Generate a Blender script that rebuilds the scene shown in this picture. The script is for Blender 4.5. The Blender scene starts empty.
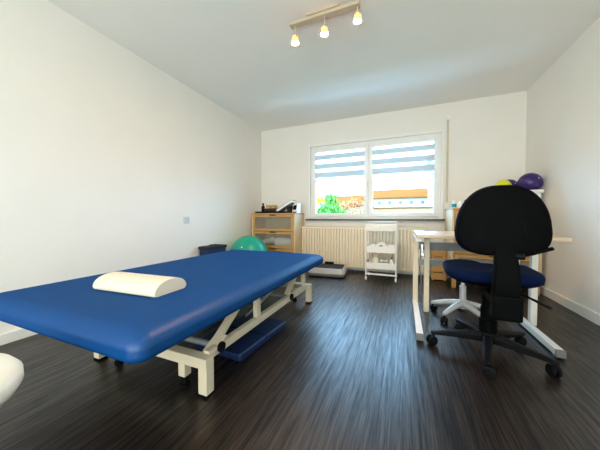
import bpy, bmesh, math, random
from mathutils import Vector, Matrix, Euler
random.seed(7)
PI = math.pi
scene = bpy.context.scene
COL = scene.collection

# ------------------------------------------------------------------ materials
def new_mat(name):
    m = bpy.data.materials.new(name); m.use_nodes = True
    nt = m.node_tree
    return m, nt, nt.nodes['Principled BSDF'], nt.nodes['Material Output']

def mat(name, col, rough=.5, metal=0., noise=0., nscale=8., bump=0., bscale=60., spec=.5, coat=0., sheen=0., stretch=None):
    m, nt, b, out = new_mat(name)
    b.inputs['Base Color'].default_value = (*col, 1)
    b.inputs['Roughness'].default_value = rough
    b.inputs['Metallic'].default_value = metal
    b.inputs['Specular IOR Level'].default_value = spec
    b.inputs['Coat Weight'].default_value = coat
    b.inputs['Sheen Weight'].default_value = sheen
    tc = nt.nodes.new('ShaderNodeTexCoord')
    src = tc.outputs['Object']
    if stretch:
        mp = nt.nodes.new('ShaderNodeMapping'); mp.inputs['Scale'].default_value = stretch
        nt.links.new(src, mp.inputs['Vector']); src = mp.outputs['Vector']
    if noise > 0:
        n = nt.nodes.new('ShaderNodeTexNoise'); n.inputs['Scale'].default_value = nscale; n.inputs['Detail'].default_value = 5
        nt.links.new(src, n.inputs['Vector'])
        r = nt.nodes.new('ShaderNodeValToRGB')
        r.color_ramp.elements[0].position = .3; r.color_ramp.elements[1].position = .7
        r.color_ramp.elements[0].color = tuple(c * (1 - noise) for c in col) + (1,)
        r.color_ramp.elements[1].color = tuple(min(1, c * (1 + noise)) for c in col) + (1,)
        nt.links.new(n.outputs['Fac'], r.inputs['Fac']); nt.links.new(r.outputs['Color'], b.inputs['Base Color'])
    if bump > 0:
        n = nt.nodes.new('ShaderNodeTexNoise'); n.inputs['Scale'].default_value = bscale; n.inputs['Detail'].default_value = 3
        nt.links.new(src, n.inputs['Vector'])
        bp = nt.nodes.new('ShaderNodeBump'); bp.inputs['Strength'].default_value = bump; bp.inputs['Distance'].default_value = .01
        nt.links.new(n.outputs['Fac'], bp.inputs['Height']); nt.links.new(bp.outputs['Normal'], b.inputs['Normal'])
    return m

M = {}
M['wall'] = mat('wall_paint', (.825, .80, .75), .85, bump=.10, bscale=140, spec=.2, noise=.012, nscale=3)
M['ceil'] = mat('ceiling_paint', (.86, .845, .81), .9, spec=.2, noise=.01, nscale=2)
M['trim'] = mat('white_trim', (.82, .80, .76), .4, noise=.01)
M['frame'] = mat('white_upvc', (.84, .84, .82), .3, noise=.01)
M['sill'] = mat('brown_stone_sill', (.10, .075, .055), .35, noise=.4, nscale=40)
def vinyl(name, col, gloss, rough):
    m, nt, b, out = new_mat(name); nt.nodes.remove(b); L = nt.links.new; N = nt.nodes.new
    tc = N('ShaderNodeTexCoord'); n = N('ShaderNodeTexNoise'); n.inputs['Scale'].default_value = 220; L(tc.outputs['Object'], n.inputs['Vector'])
    bp = N('ShaderNodeBump'); bp.inputs['Strength'].default_value = .07; bp.inputs['Distance'].default_value = .01; L(n.outputs['Fac'], bp.inputs['Height'])
    d = N('ShaderNodeBsdfDiffuse'); d.inputs['Color'].default_value = (*col, 1); g = N('ShaderNodeBsdfGlossy'); g.inputs['Roughness'].default_value = rough
    mx = N('ShaderNodeMixShader'); mx.inputs['Fac'].default_value = gloss
    for q in (d, g): L(bp.outputs['Normal'], q.inputs['Normal'])
    L(d.outputs[0], mx.inputs[1]); L(g.outputs[0], mx.inputs[2]); L(mx.outputs[0], out.inputs['Surface']); return m
M['blue_vinyl'] = vinyl('blue_vinyl', (.0005, .053, .205), .045, .42)
M['cream_leather'] = mat('cream_leatherette', (.76, .68, .53), .42, bump=.03, bscale=150, noise=.02)
M['white_leather'] = mat('white_leatherette', (.86, .82, .72), .42, bump=.03, bscale=150, noise=.02)
M['cream_metal'] = mat('cream_powder_coat', (.70, .61, .45), .4, noise=.02)
M['white_metal'] = mat('white_powder_coat', (.81, .78, .72), .38, noise=.015)
M['grey_metal'] = mat('grey_painted_steel', (.20, .225, .23), .45, noise=.05)
M['steel'] = mat('brushed_steel', (.62, .63, .65), .28, metal=1., noise=.04)
M['silver'] = mat('silver_painted_base', (.60, .60, .60), .35, metal=.35, noise=.03)
M['black_plastic'] = mat('black_plastic', (.004, .004, .005), .5, noise=.1, spec=.12)
M['black_shell'] = mat('black_shell', (.002, .002, .0025), .6, bump=.03, bscale=300, noise=.1, spec=.04)
M['black_foam'] = mat('black_fabric', (.012, .012, .014), .85, bump=.08, bscale=300, noise=.2)
M['blue_fabric'] = mat('navy_fabric', (.0008, .006, .033), .85, bump=.12, bscale=400, noise=.15, nscale=60, spec=.08)
M['wood'] = mat('birch_wood', (.52, .29, .10), .5, noise=.16, nscale=5, stretch=(2, 8, 14), spec=.35)
M['pale_wood'] = mat('pale_birch', (.70, .54, .33), .5, noise=.10, nscale=5, stretch=(2, 8, 14), spec=.35)
M['desk'] = mat('beige_laminate', (.60, .46, .32), .4, noise=.04, nscale=4, stretch=(2, 20, 20))
M['green'] = mat('green_ball_rubber', (.0, .33, .22), .32, noise=.04, spec=.5)
M['purple'] = mat('purple_ball_rubber', (.035, .013, .13), .34, noise=.06)
M['yellow'] = mat('yellow_ball_rubber', (.68, .68, .015), .4, noise=.05)
M['radiator'] = mat('radiator_enamel', (.80, .70, .54), .4, noise=.01)
M['valve'] = mat('valve_plastic', (.80, .78, .72), .4, noise=.01)
M['grey_plastic'] = mat('silver_grey_plastic', (.52, .52, .52), .35, noise=.03)
M['dark_grey'] = mat('dark_grey_plastic', (.17, .165, .16), .4, noise=.05)
M['towel'] = mat('white_towelling', (.82, .80, .74), .95, bump=.4, bscale=250, noise=.04, nscale=40)
M['tan'] = mat('tan_leather', (.50, .34, .12), .5, noise=.15, nscale=20)
M['brown'] = mat('dark_brown_wicker', (.055, .018, .010), .6, bump=.4, bscale=120, noise=.3, nscale=50)
M['white_plastic'] = mat('white_plastic', (.83, .83, .80), .35, noise=.01)
M['socket_grey'] = mat('light_grey_socket_plastic', (.60, .61, .62), .35, noise=.01)
M['teal'] = mat('teal_label', (.01, .30, .36), .4, noise=.1)
M['greenlab'] = mat('green_label', (.05, .28, .07), .4, noise=.1)
M['jar'] = mat('grey_blue_jar', (.20, .27, .30), .3, noise=.08)
M['navy_mat'] = mat('navy_mat_vinyl', (.0008, .012, .065), .5, bump=.05, bscale=120, noise=.1)
M['brass'] = mat('beige_lamp_enamel', (.52, .43, .30), .5, noise=.03)
M['strap'] = mat('beige_strap', (.60, .53, .40), .7, noise=.1, nscale=60)
M['roof'] = mat('orange_roof_tiles', (.20, .062, .016), .8, noise=.12, nscale=3, stretch=(3, 1, 6), spec=0)
M['render_white'] = mat('white_render', (.62, .54, .46), .9, noise=.03, spec=0)
M['render_peach'] = mat('peach_render', (.34, .20, .10), .9, noise=.05, spec=0)
M['leaf'] = mat('leaf_green', (.12, .27, .05), .6, noise=.4, nscale=3, spec=0)
M['leaf_yellow'] = mat('leaf_yellow', (.80, .42, .03), .6, noise=.3, nscale=3, spec=0)
M['leaf_rust'] = mat('leaf_rust', (.55, .20, .08), .6, noise=.3, nscale=3, spec=0)
M['bark'] = mat('bark', (.12, .08, .05), .9, bump=.5, bscale=30, noise=.3)
M['grass'] = mat('lawn', (.06, .11, .03), .9, noise=.3, nscale=6)
M['winglass'] = mat('house_window_glass', (.08, .10, .12), .1)

# floor: dark wood-look planks along y
def floor_mat():
    m, nt, b, out = new_mat('dark_plank_floor')
    L = nt.links.new; N = nt.nodes.new
    tc = N('ShaderNodeTexCoord')
    mp = N('ShaderNodeMapping'); mp.inputs['Rotation'].default_value = (0, 0, PI / 2)
    L(tc.outputs['Object'], mp.inputs['Vector'])
    br = N('ShaderNodeTexBrick'); br.offset = .37
    br.inputs['Color1'].default_value = (.35, .35, .35, 1); br.inputs['Color2'].default_value = (1, 1, 1, 1)
    br.inputs['Mortar'].default_value = (.15, .15, .15, 1)
    br.inputs['Scale'].default_value = 1; br.inputs['Mortar Size'].default_value = .0016
    br.inputs['Brick Width'].default_value = 1.2; br.inputs['Row Height'].default_value = .17
    L(mp.outputs['Vector'], br.inputs['Vector'])
    def streak(sx, sy, scale, detail=6):
        q = N('ShaderNodeMapping'); q.inputs['Scale'].default_value = (sx, sy, 1)
        L(tc.outputs['Object'], q.inputs['Vector'])
        n = N('ShaderNodeTexNoise'); n.inputs['Scale'].default_value = scale; n.inputs['Detail'].default_value = detail
        n.inputs['Distortion'].default_value = .6
        L(q.outputs['Vector'], n.inputs['Vector']); return n
    n1 = streak(24, .9, 2.4, 8); n2 = streak(80, 2.4, 2.6, 7)
    mx = N('ShaderNodeMath'); mx.operation = 'MULTIPLY'; L(n1.outputs['Fac'], mx.inputs[0]); L(n2.outputs['Fac'], mx.inputs[1])
    ramp = N('ShaderNodeValToRGB')
    e = ramp.color_ramp.elements
    e[0].position = .16; e[0].color = (.0010, .0008, .0007, 1)
    e[1].position = .38; e[1].color = (.030, .017, .012, 1)
    L(mx.outputs[0], ramp.inputs['Fac'])
    mc = N('ShaderNodeMix'); mc.data_type = 'RGBA'; mc.blend_type = 'MULTIPLY'; mc.inputs['Factor'].default_value = .55
    L(ramp.outputs['Color'], mc.inputs['A']); L(br.outputs['Color'], mc.inputs['B'])
    L(mc.outputs['Result'], b.inputs['Base Color'])
    rr = N('ShaderNodeMapRange'); rr.inputs['From Min'].default_value = .1; rr.inputs['From Max'].default_value = .45
    rr.inputs['To Min'].default_value = .44; rr.inputs['To Max'].default_value = .28
    L(mx.outputs[0], rr.inputs['Value']); L(rr.outputs['Result'], b.inputs['Roughness'])
    bp = N('ShaderNodeBump'); bp.inputs['Strength'].default_value = .16; bp.inputs['Distance'].default_value = .003
    L(mx.outputs[0], bp.inputs['Height']); L(bp.outputs['Normal'], b.inputs['Normal'])
    sp = N('ShaderNodeMapRange'); sp.inputs['From Min'].default_value = .15; sp.inputs['From Max'].default_value = .36
    sp.inputs['To Min'].default_value = .36; sp.inputs['To Max'].default_value = .92
    L(mx.outputs[0], sp.inputs['Value']); L(sp.outputs['Result'], b.inputs['Specular IOR Level'])
    return m
M['floor'] = floor_mat()

def glass_mat():
    m, nt, b, out = new_mat('clear_pane')
    nt.nodes.remove(b); L = nt.links.new
    t = nt.nodes.new('ShaderNodeBsdfTransparent'); t.inputs['Color'].default_value = (.97, .985, .98, 1)
    g = nt.nodes.new('ShaderNodeBsdfGlossy'); g.inputs['Roughness'].default_value = .02
    lw = nt.nodes.new('ShaderNodeLayerWeight'); lw.inputs['Blend'].default_value = .12
    mx = nt.nodes.new('ShaderNodeMixShader')
    L(lw.outputs['Fresnel'], mx.inputs['Fac']); L(t.outputs[0], mx.inputs[1]); L(g.outputs[0], mx.inputs[2]); L(mx.outputs[0], out.inputs['Surface'])
    return m
M['glass'] = glass_mat()
M['tinted'] = M['glass'].copy(); M['tinted'].name = 'warm_fill_pane'  # tint warms the fill light coming through the added rear door
for n_ in M['tinted'].node_tree.nodes:
    if n_.type == 'BSDF_TRANSPARENT': n_.inputs['Color'].default_value = (1., .745, .585, 1)

def cloth_mat(name, col, transp, transl):
    m, nt, b, out = new_mat(name)
    nt.nodes.remove(b); L = nt.links.new
    d = nt.nodes.new('ShaderNodeBsdfDiffuse'); d.inputs['Color'].default_value = (*col, 1)
    tl = nt.nodes.new('ShaderNodeBsdfTranslucent'); tl.inputs['Color'].default_value = (*col, 1)
    tp = nt.nodes.new('ShaderNodeBsdfTransparent')
    a = nt.nodes.new('ShaderNodeMixShader'); a.inputs['Fac'].default_value = transl
    c = nt.nodes.new('ShaderNodeMixShader'); c.inputs['Fac'].default_value = transp
    L(d.outputs[0], a.inputs[1]); L(tl.outputs[0], a.inputs[2]); L(a.outputs[0], c.inputs[1]); L(tp.outputs[0], c.inputs[2]); L(c.outputs[0], out.inputs['Surface'])
    return m
M['blind_dense'] = cloth_mat('blind_dense_band', (.50, .54, .56), .01, .06)
M['blind_sheer'] = cloth_mat('blind_sheer_band', (.92, .95, .96), .55, .6)
M['frost'] = cloth_mat('frosted_panel', (.45, .48, .46), .78, .3)

M['cup'] = cloth_mat('amber_glass_cup', (.95, .40, .16), .0, .0045)
def emis(name, col, s):
    m, nt, b, out = new_mat(name)
    b.inputs['Base Color'].default_value = (*col, 1)
    b.inputs['Emission Color'].default_value = (*col, 1); b.inputs['Emission Strength'].default_value = s
    return m
LAMP = 620.
M['bulb'] = emis('warm_bulb', (1., .68, .42), LAMP)

# ------------------------------------------------------------------ mesh builder
class MB:
    def __init__(s): s.bm = bmesh.new(); s.mi = 0
    def _mark(s, faces):
        for f in faces: f.material_index = s.mi
    def box(s, x0, x1, y0, y1, z0, z1, bev=.0, seg=2, mtx=None):
        c = Vector(((x0 + x1) / 2, (y0 + y1) / 2, (z0 + z1) / 2))
        r = bmesh.ops.create_cube(s.bm, size=1)
        vs = r['verts']
        for v in vs:
            v.co = Vector((v.co.x * (x1 - x0), v.co.y * (y1 - y0), v.co.z * (z1 - z0))) + c
        before = None
        fs = list({f for v in vs for f in v.link_faces}); s._mark(fs)
        if bev > 0:
            es = list({e for v in vs for e in v.link_edges})
            g = bmesh.ops.bevel(s.bm, geom=es, offset=bev, segments=seg, affect='EDGES', profile=.5)
            vs = list({v for f in g['faces'] for v in f.verts} | {v for v in vs if v.is_valid})
            s._mark({f for v in vs for f in v.link_faces})
        if mtx is not None:
            for v in vs: v.co = mtx @ v.co
        return s
    def ring(s, pts): return [s.bm.verts.new(p) for p in pts]
    def loft(s, rings, cap0=True, cap1=True, closed=True):
        R = [s.ring(r) for r in rings]; fs = []
        n = len(R[0])
        for a, b in zip(R[:-1], R[1:]):
            for i in range(n if closed else n - 1):
                j = (i + 1) % n
                fs.append(s.bm.faces.new((a[i], a[j], b[j], b[i])))
        if cap0: fs.append(s.bm.faces.new(R[0][::-1]))
        if cap1: fs.append(s.bm.faces.new(R[-1]))
        s._mark(fs); return s
    def tube(s, pts, r, n=12, cap=True):
        pts = [Vector(p) for p in pts]; rings = []
        rad = r if isinstance(r, (list, tuple)) else [r] * len(pts)
        up = None
        for i, p in enumerate(pts):
            d = (pts[min(i + 1, len(pts) - 1)] - pts[max(i - 1, 0)]).normalized()
            if up is None:
                up = Vector((0, 0, 1)) if abs(d.z) < .9 else Vector((1, 0, 0))
            a = d.cross(up).normalized(); up = a.cross(d).normalized()
            rings.append([p + (a * math.cos(2 * PI * k / n) + up * math.sin(2 * PI * k / n)) * rad[i] for k in range(n)])
        return s.loft(rings, cap, cap)
    def cyl(s, p0, p1, r, n=20): return s.tube([p0, p1], r, n)
    def lathe(s, prof, c=(0, 0, 0), n=32, mtx=None):
        rings = []
        for (r, z) in prof:
            ring = [Vector((r * math.cos(2 * PI * k / n), r * math.sin(2 * PI * k / n), z)) for k in range(n)]
            if mtx is not None: ring = [mtx @ v for v in ring]
            rings.append([v + Vector(c) for v in ring])
        return s.loft(rings)
    def bar(s, p0, p1, w, h, up=(0, 0, 1), bev=.003):
        p0, p1 = Vector(p0), Vector(p1); d = p1 - p0; L = d.length; d.normalize()
        a = d.cross(Vector(up)).normalized(); u = a.cross(d).normalized()
        m = Matrix((a, d, u)).transposed().to_4x4(); m.translation = (p0 + p1) / 2
        return s.box(-w / 2, w / 2, -L / 2, L / 2, -h / 2, h / 2, bev, 2, m)
    def sphere(s, c, r, sc=(1, 1, 1), u=32, v=20):
        g = bmesh.ops.create_uvsphere(s.bm, u_segments=u, v_segments=v, radius=r)
        for q in g['verts']: q.co = Vector((q.co.x * sc[0], q.co.y * sc[1], q.co.z * sc[2])) + Vector(c)
        s._mark({f for q in g['verts'] for f in q.link_faces}); return s
    def build(s, name, m, parent=None, loc=(0, 0, 0), rotz=0, smooth=True, ang=40):
        bmesh.ops.recalc_face_normals(s.bm, faces=s.bm.faces)
        me = bpy.data.meshes.new(name); s.bm.to_mesh(me); s.bm.free()
        for x in (m if isinstance(m, (list, tuple)) else [m]): me.materials.append(M[x])
        if smooth:
            for p in me.polygons: p.use_smooth = True
            me.set_sharp_from_angle(angle=math.radians(ang))
        o = bpy.data.objects.new(name, me); COL.objects.link(o)
        if smooth:
            wn = o.modifiers.new('weighted_normals', 'WEIGHTED_NORMAL'); wn.keep_sharp = True; wn.weight = 80
        o.location = loc; o.rotation_euler = (0, 0, rotz)
        if parent: o.parent = parent
        return o

def thing(name, label, cat, loc=(0, 0, 0), rotz=0, group=None):
    o = bpy.data.objects.new(name, None); COL.objects.link(o); o.empty_display_size = .1
    o.location = loc; o.rotation_euler = (0, 0, rotz)
    return tag(o, label, cat, group)
def tag(o, label, cat, group=None, kind=None):
    o['label'] = label; o['category'] = cat
    if group: o['group'] = group
    if kind: o['kind'] = kind
    return o
def struct(o, label=None, cat=None):
    o['kind'] = 'structure'
    if label: o['label'] = label
    if cat: o['category'] = cat
    return o
def rrect(hw, hd, r, n=6, cx=0, cy=0):
    out = []
    for (sx, sy, a0) in ((1, 1, 0), (-1, 1, PI / 2), (-1, -1, PI), (1, -1, 1.5 * PI)):
        for k in range(n + 1):
            a = a0 + k / n * PI / 2
            out.append((cx + sx * (hw - r) + r * math.cos(a), cy + sy * (hd - r) + r * math.sin(a)))
    return out
def cushion(mb, hw, hd, rc, z0, z1, re, n=6, steps=6, cx=0, cy=0, dome=0):
    """rounded slab: plan corners rc, edge roll re"""
    rings = []
    for k in range(steps + 1):
        a = -PI / 2 + k / steps * PI / 2
        i = re * (1 - math.cos(a)); rings.append([(x, y, z0 + re + re * math.sin(a)) for x, y in rrect(hw - i, hd - i, max(.004, rc - i), n, cx, cy)])
    for k in range(steps + 1):
        a = k / steps * PI / 2
        i = re * (1 - math.cos(a)); rings.append([(x, y, z1 - re + re * math.sin(a)) for x, y in rrect(hw - i, hd - i, max(.004, rc - i), n, cx, cy)])
    if dome:
        last = rings[-1]
        for f, h in ((.8, .4), (.5, .8), (.2, 1.)):
            rings.append([(cx + (x - cx) * f, cy + (y - cy) * f, z + dome * h) for x, y, z in last])
    return mb.loft(rings)

# ------------------------------------------------------------------ the room
XL, XR, YB, YF, H = -2.485, 1.455, 4.12, -1.45, 2.482
T = .30
struct(MB().box(XL - T, XR + T, YF - T, YB + T, -.12, 0).build('floor', 'floor', smooth=False), 'dark brown wood plank floor', 'floor')
struct(MB().box(XL - T, XR + T, YF - T, YB + T, H, H + .15).build('ceiling', 'ceil', smooth=False), 'plain white painted ceiling', 'ceiling')
struct(MB().box(XL - T, XL, YF - T, YB + T, 0, H).build('wall_left', 'wall', smooth=False), 'white left wall behind the blue treatment table', 'wall')
struct(MB().box(XR, XR + T, YF - T, YB + T, 0, H).build('wall_right', 'wall', smooth=False), 'white right wall beside the desk', 'wall')
WX0, WX1, WZ0, WZ1 = -1.505, .505, .835, 2.085
def wall_open(name, y0, y1, x0, x1, ox0, ox1, oz0, oz1):
    b = MB()
    b.box(x0, ox0, y0, y1, 0, H); b.box(ox1, x1, y0, y1, 0, H)
    b.box(ox0, ox1, y0, y1, oz1, H)
    if oz0 > 0: b.box(ox0, ox1, y0, y1, 0, oz0)
    bmesh.ops.remove_doubles(b.bm, verts=b.bm.verts, dist=1e-5)
    return b.build(name, 'wall', smooth=False)
struct(wall_open('wall_back', YB, YB + T, XL, XR, WX0, WX1, WZ0, WZ1), 'white back wall around the window', 'wall')
DX0, DX1, DZ1 = -2.3, 1.25, 2.32  # opening of the added rear door, sized to brighten the room
struct(wall_open('wall_front', YF - T, YF, XL, XR, DX0, DX1, 0, DZ1), 'white wall behind the viewer with an opening for the added fill-light door', 'wall')
# baseboards
BB = .072
struct(MB().box(XL, XL + .020, YF, YB, 0, BB, .004).build('baseboard_left', 'trim'), 'white baseboard along the left wall', 'baseboard')
struct(MB().box(XR - .018, XR, YF, YB, 0, .085, .004).build('baseboard_right', 'trim'), 'white baseboard along the right wall', 'baseboard')
struct(MB().box(XL + .020, XR - .018, YB - .018, YB, 0, .07, .004).build('baseboard_back', 'trim'), 'white baseboard along the window wall', 'baseboard')

# window in the back wall ------------------------------------------------
w = MB(); fy0, fy1 = YB + .035, YB + .105
def frame_ring(b, x0, x1, z0, z1, y0, y1, t, bev=.004):
    b.box(x0, x0 + t, y0, y1, z0, z1, bev); b.box(x1 - t, x1, y0, y1, z0, z1, bev)
    b.box(x0 + t, x1 - t, y0, y1, z0, z0 + t, bev); b.box(x0 + t, x1 - t, y0, y1, z1 - t, z1, bev)
frame_ring(w, WX0, WX1, WZ0, WZ1, fy0, fy1, .055)
MXc = -.52
w.box(MXc - .025, MXc + .025, fy0, fy1, WZ0 + .05, WZ1 - .05, .004)
win = struct(w.build('window_1', 'frame'), 'white two-sash window with zebra blinds in the back wall', 'window')
def sash(x0, x1, handle_x):
    b = MB(); z0, z1 = WZ0 + .035, WZ1 - .035
    frame_ring(b, x0, x1, z0, z1, fy0 - .022, fy1 - .02, .062, .006)
    s = b.build('sash', 'frame', win)
    MB().box(x0 + .058, x1 - .058, fy0 + .02, fy0 + .028, z0 + .058, z1 - .058).build('window_pane', 'glass', s, smooth=False)
    if handle_x is not None:
        hb = MB(); hy = fy0 - .022
        hb.box(handle_x - .014, handle_x + .014, hy - .010, hy, 1.37, 1.44, .004)
        hb.cyl((handle_x, hy - .03, 1.41), (handle_x, hy - .005, 1.41), .009)
        hb.box(handle_x - .010, handle_x + .010, hy - .042, hy - .028, 1.29, 1.42, .005)
        hb.build('window_handle', 'steel', s)
    return s
sash(WX0 + .035, MXc - .004, MXc - .035); sash(MXc + .004, WX1 - .035, None)
struct(MB().box(WX0 - .065, WX1 + .055, YB - .065, YB + .035, .808, .835, .004).build('trim_1', 'sill'), 'thin brown stone window sill above the radiator', 'window sill')
# white casing line around the opening
cs = MB()
for (a, b_, c, d) in ((WX0 - .030, WX0 + .006, .835, WZ1 + .030), (WX1 - .006, WX1 + .030, .835, WZ1 + .030)): cs.box(a, b_, YB - .016, fy0, c, d, .003)
cs.box(WX0 + .006, WX1 - .006, YB - .016, fy0, WZ1 - .006, WZ1 + .030, .003)
struct(cs.build('trim_2', 'frame'), 'thin white casing around the window opening', 'trim')

def blind(x0, x1, label):
    r = thing('roller_blind', label, 'blind', ((x0 + x1) / 2, fy0 - .012, 2.0), 0, 'zebra blinds on the window sashes')
    hw = (x1 - x0) / 2; y = 0
    zc = 2.0
    cb = MB(); cb.box(-hw, hw, -.045, -.011, -.032, .02, .008, 3); cb.build('cassette', 'frame', r)
    # zebra fabric: two hanging layers drawn as one sheet of alternate bands, half way down
    bands = [(2.0 - .03, 1.925, 1), (1.925, 1.840, 0), (1.840, 1.775, 1), (1.775, 1.685, 0), (1.685, 1.632, 1), (1.632, 1.535, 0), (1.535, 1.487, 1)]
    f = MB()
    for a, b_, k in bands:
        f.mi = k; n = 10
        va = [f.bm.verts.new((-hw + .006 + (2 * hw - .012) * i / n, -.026 + .0015 * math.sin(i), a - zc)) for i in range(n + 1)]
        vb = [f.bm.verts.new((-hw + .006 + (2 * hw - .012) * i / n, -.026 + .0015 * math.sin(i), b_ - zc)) for i in range(n + 1)]
        for i in range(n):
            q = f.bm.faces.new((va[i], va[i + 1], vb[i + 1], vb[i])); q.material_index = k
    bmesh.ops.remove_doubles(f.bm, verts=f.bm.verts, dist=1e-5)
    f.build('fabric', ['blind_dense', 'blind_sheer'], r)
    b = MB(); b.tube([(-hw + .004, -.026, 1.480 - zc), (hw - .004, -.026, 1.480 - zc)], .008, 10); b.build('bottom_bar', 'grey_plastic', r)
    c = MB(); c.tube([(hw - .010, -.036, -.02), (hw - .008, -.038, -.45), (hw - .010, -.036, -.80)], .002, 6); c.build('pull_cord', 'white_plastic', r)
    return r
blind(WX0 + .085, MXc - .055, 'zebra roller blind half lowered over the left window sash, above the green tree')
blind(MXc + .055, WX1 - .085, 'zebra roller blind half lowered over the right window sash, above the orange roof')

# shutter strap on the wall right of the window
st = thing('shutter_strap', 'narrow beige roller shutter strap hanging on the wall right of the window', 'shutter strap', (.575, YB, 1.0))
MB().box(-.013, .013, -.012, -.007, .06, 1.26, .001).build('strap', 'strap', st)
MB().box(-.022, .022, -.025, 0, 1.24, 1.30, .005).build('guide', 'white_plastic', st)
MB().box(-.024, .024, -.022, 0, -.06, .07, .006).build('winder', 'white_plastic', st)

# unseen glazed door, added behind the viewer to let in fill light -------------------------------
d = MB(); frame_ring(d, DX0, DX1, 0.0, DZ1, YF - .16, YF - .08, .07); d.box(-.53, -.47, YF - .16, YF - .08, .07, DZ1 - .07, .004)
dr = struct(d.build('fill_door_1', 'frame'), 'unseen white glazed door added behind the viewer for fill light', 'door')
MB().box(DX0 + .06, -.52, YF - .125, YF - .117, .06, DZ1 - .06).build('window_pane', 'tinted', dr, smooth=False)
MB().box(-.48, DX1 - .06, YF - .125, YF - .117, .06, DZ1 - .06).build('window_pane', 'tinted', dr, smooth=False)

# radiator ---------------------------------------------------------------
rx0, rx1 = -1.60, .29
r = thing('radiator', 'long cream panel radiator with vertical grooves under the window', 'radiator', ((rx0 + rx1) / 2, YB - .115, .06))
hw = (rx1 - rx0) / 2
b = MB(); n = 40; pts = []
p = 2 * hw / n; prof = []
for i in range(n):
    x = -hw + i * p
    prof += [(x + .10 * p, -.030), (x + .20 * p, -.056), (x + .80 * p, -.056), (x + .90 * p, -.030)]
front = [(-hw, -.030)] + prof + [(hw, -.030)]
ring0 = [(x, y, .02) for x, y in front] + [(hw, -.022, .02), (-hw, -.022, .02)]
ring1 = [(x, y, .62) for x, y in front] + [(hw, -.022, .62), (-hw, -.022, .62)]
b.loft([ring0, ring1])
b.box(-hw, hw, -.046, -.026, .0, .03, .004); b.box(-hw, hw, -.046, -.026, .61, .645, .004)
b.build('front_panel', 'radiator', r, ang=25)
b = MB(); b.box(-hw, hw, .012, .03, 0, .645, .004); b.build('rear_panel', 'radiator', r)
for x in (-hw, hw - .006): MB().box(x, x + .006, -.046, .03, .0, .655, .002).build('side_cover', 'radiator', r)
b = MB()
b.box(-hw, hw, -.046, -.036, .648, .656, .002); b.box(-hw, hw, .022, .03, .648, .656, .002)
for i in range(60):
    x = -hw + .02 + i * (2 * hw - .04) / 59; b.box(x - .006, x + .006, -.036, .022, .648, .654)
b.build('top_grille', 'radiator', r, smooth=False)
for x in (-hw + .2, 0, hw - .2): MB().box(x - .02, x + .02, .026, .1145, .45, .5, .003).build('wall_bracket', 'radiator', r)
b = MB(); b.tube([(hw + .0, -.008, .06), (hw + .05, -.008, .06), (hw + .05, -.008, -.06)], .009, 10); b.lathe([(.012, 0), (.02, .01), (.02, .055), (.012, .065)], (hw + .05, -.008, .06), 16); b.build('valve', 'valve', r)

# socket on left wall -----------------------------------------------------
s = thing('wall_socket', 'small white power socket on the left wall above the treatment table', 'socket', (XL, 2.33, .825), PI / 2)
MB().box(-.042, .042, -.012, 0, -.042, .042, .004).build('cover_plate', 'socket_grey', s)
b = MB(); b.lathe([(.021, -.003), (.021, .0), (.018, .0), (.018, -.002)], (0, -.0135, 0), 24, Matrix.Rotation(PI / 2, 3, 'X')); b.build('socket_insert', 'dark_grey', s)

# ceiling lamp --------------------------------------------------------------
t = thing('track_spotlight', 'ceiling bar lamp with three glowing warm spot bulbs', 'ceiling lamp', (-.60, 1.94, H), math.radians(0))
MB().box(-.285, .285, -.027, .027, -.045, -.018, .004).build('bar', 'brass', t)
b = MB(); b.box(-.13, .13, -.035, .035, -.018, 0, .003); b.build('ceiling_mount', 'brass', t)
for hx, hz in ((-.240, -.042), (.010, -.038), (.268, -.014)):
    b = MB(); b.cyl((hx, 0, -.045), (hx, -.005, -.085 + hz), .006, 10)
    b.lathe([(.010, .0), (.019, -.006), (.019, -.018), (.010, -.02)], (hx, -.006, -.078 + hz), 20)
    h = b.build('spot_head', 'brass', t)
    b = MB(); R0 = [b.ring([(hx + r_ * math.cos(2 * PI * k / 24), -.006 + r_ * math.sin(2 * PI * k / 24), z_ + hz) for k in range(24)]) for r_, z_ in ((.019, -.094), (.026, -.105), (.029, -.125), (.029, -.146))]
    for q0, q1 in zip(R0[:-1], R0[1:]):
        for i in range(24): b.bm.faces.new((q0[i], q0[(i + 1) % 24], q1[(i + 1) % 24], q1[i]))
    b.build('glass_cup', 'cup', h)
    b = MB(); b.sphere((hx, -.006, -.130 + hz), .020, (1, 1, 1.1), 20, 14); b.build('bulb', 'bulb', h)

# ------------------------------------------------------------------ treatment table
TX0, TX1, TY0, TY1 = -1.935, -.757, .508, 2.52
tcx, tcy = -1.275, 1.54
t = thing('treatment_table', 'wide blue vinyl treatment table on a cream height-adjustable steel frame', 'treatment table', (tcx, tcy, 0))
b = MB(); rings = []; phw, phd, pcx, pcy = (TX1 - TX0) / 2, (TY1 - TY0) / 2, (TX0 + TX1) / 2 - tcx, (TY0 + TY1) / 2 - tcy
for k in range(9):
    a = -PI / 2 + k / 8 * PI / 2; i = .028 * (1 - math.cos(a)); rings.append([(x, y, .406 + .028 * math.sin(a)) for x, y in rrect(phw - i, phd - i, .058 - i, 8, pcx, pcy)])
for k in range(11):
    a = k / 10 * PI / 2; i = .075 * (1 - math.cos(a)); rings.append([(x, y, .424 + .050 * math.sin(a)) for x, y in rrect(phw - i, phd - i, max(.02, .058 - i * .5), 8, pcx, pcy)])
last = rings[-1]
for f, h in ((.85, .0015), (.5, .003), (.2, .004)): rings.append([(pcx + (x - pcx) * f, pcy + (y - pcy) * f, z + h) for x, y, z in last])
b.loft(rings); b.build('mattress_pad', 'blue_vinyl', t, ang=60)
lx = .36; fx = .40; fy = .72
b = MB()
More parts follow.
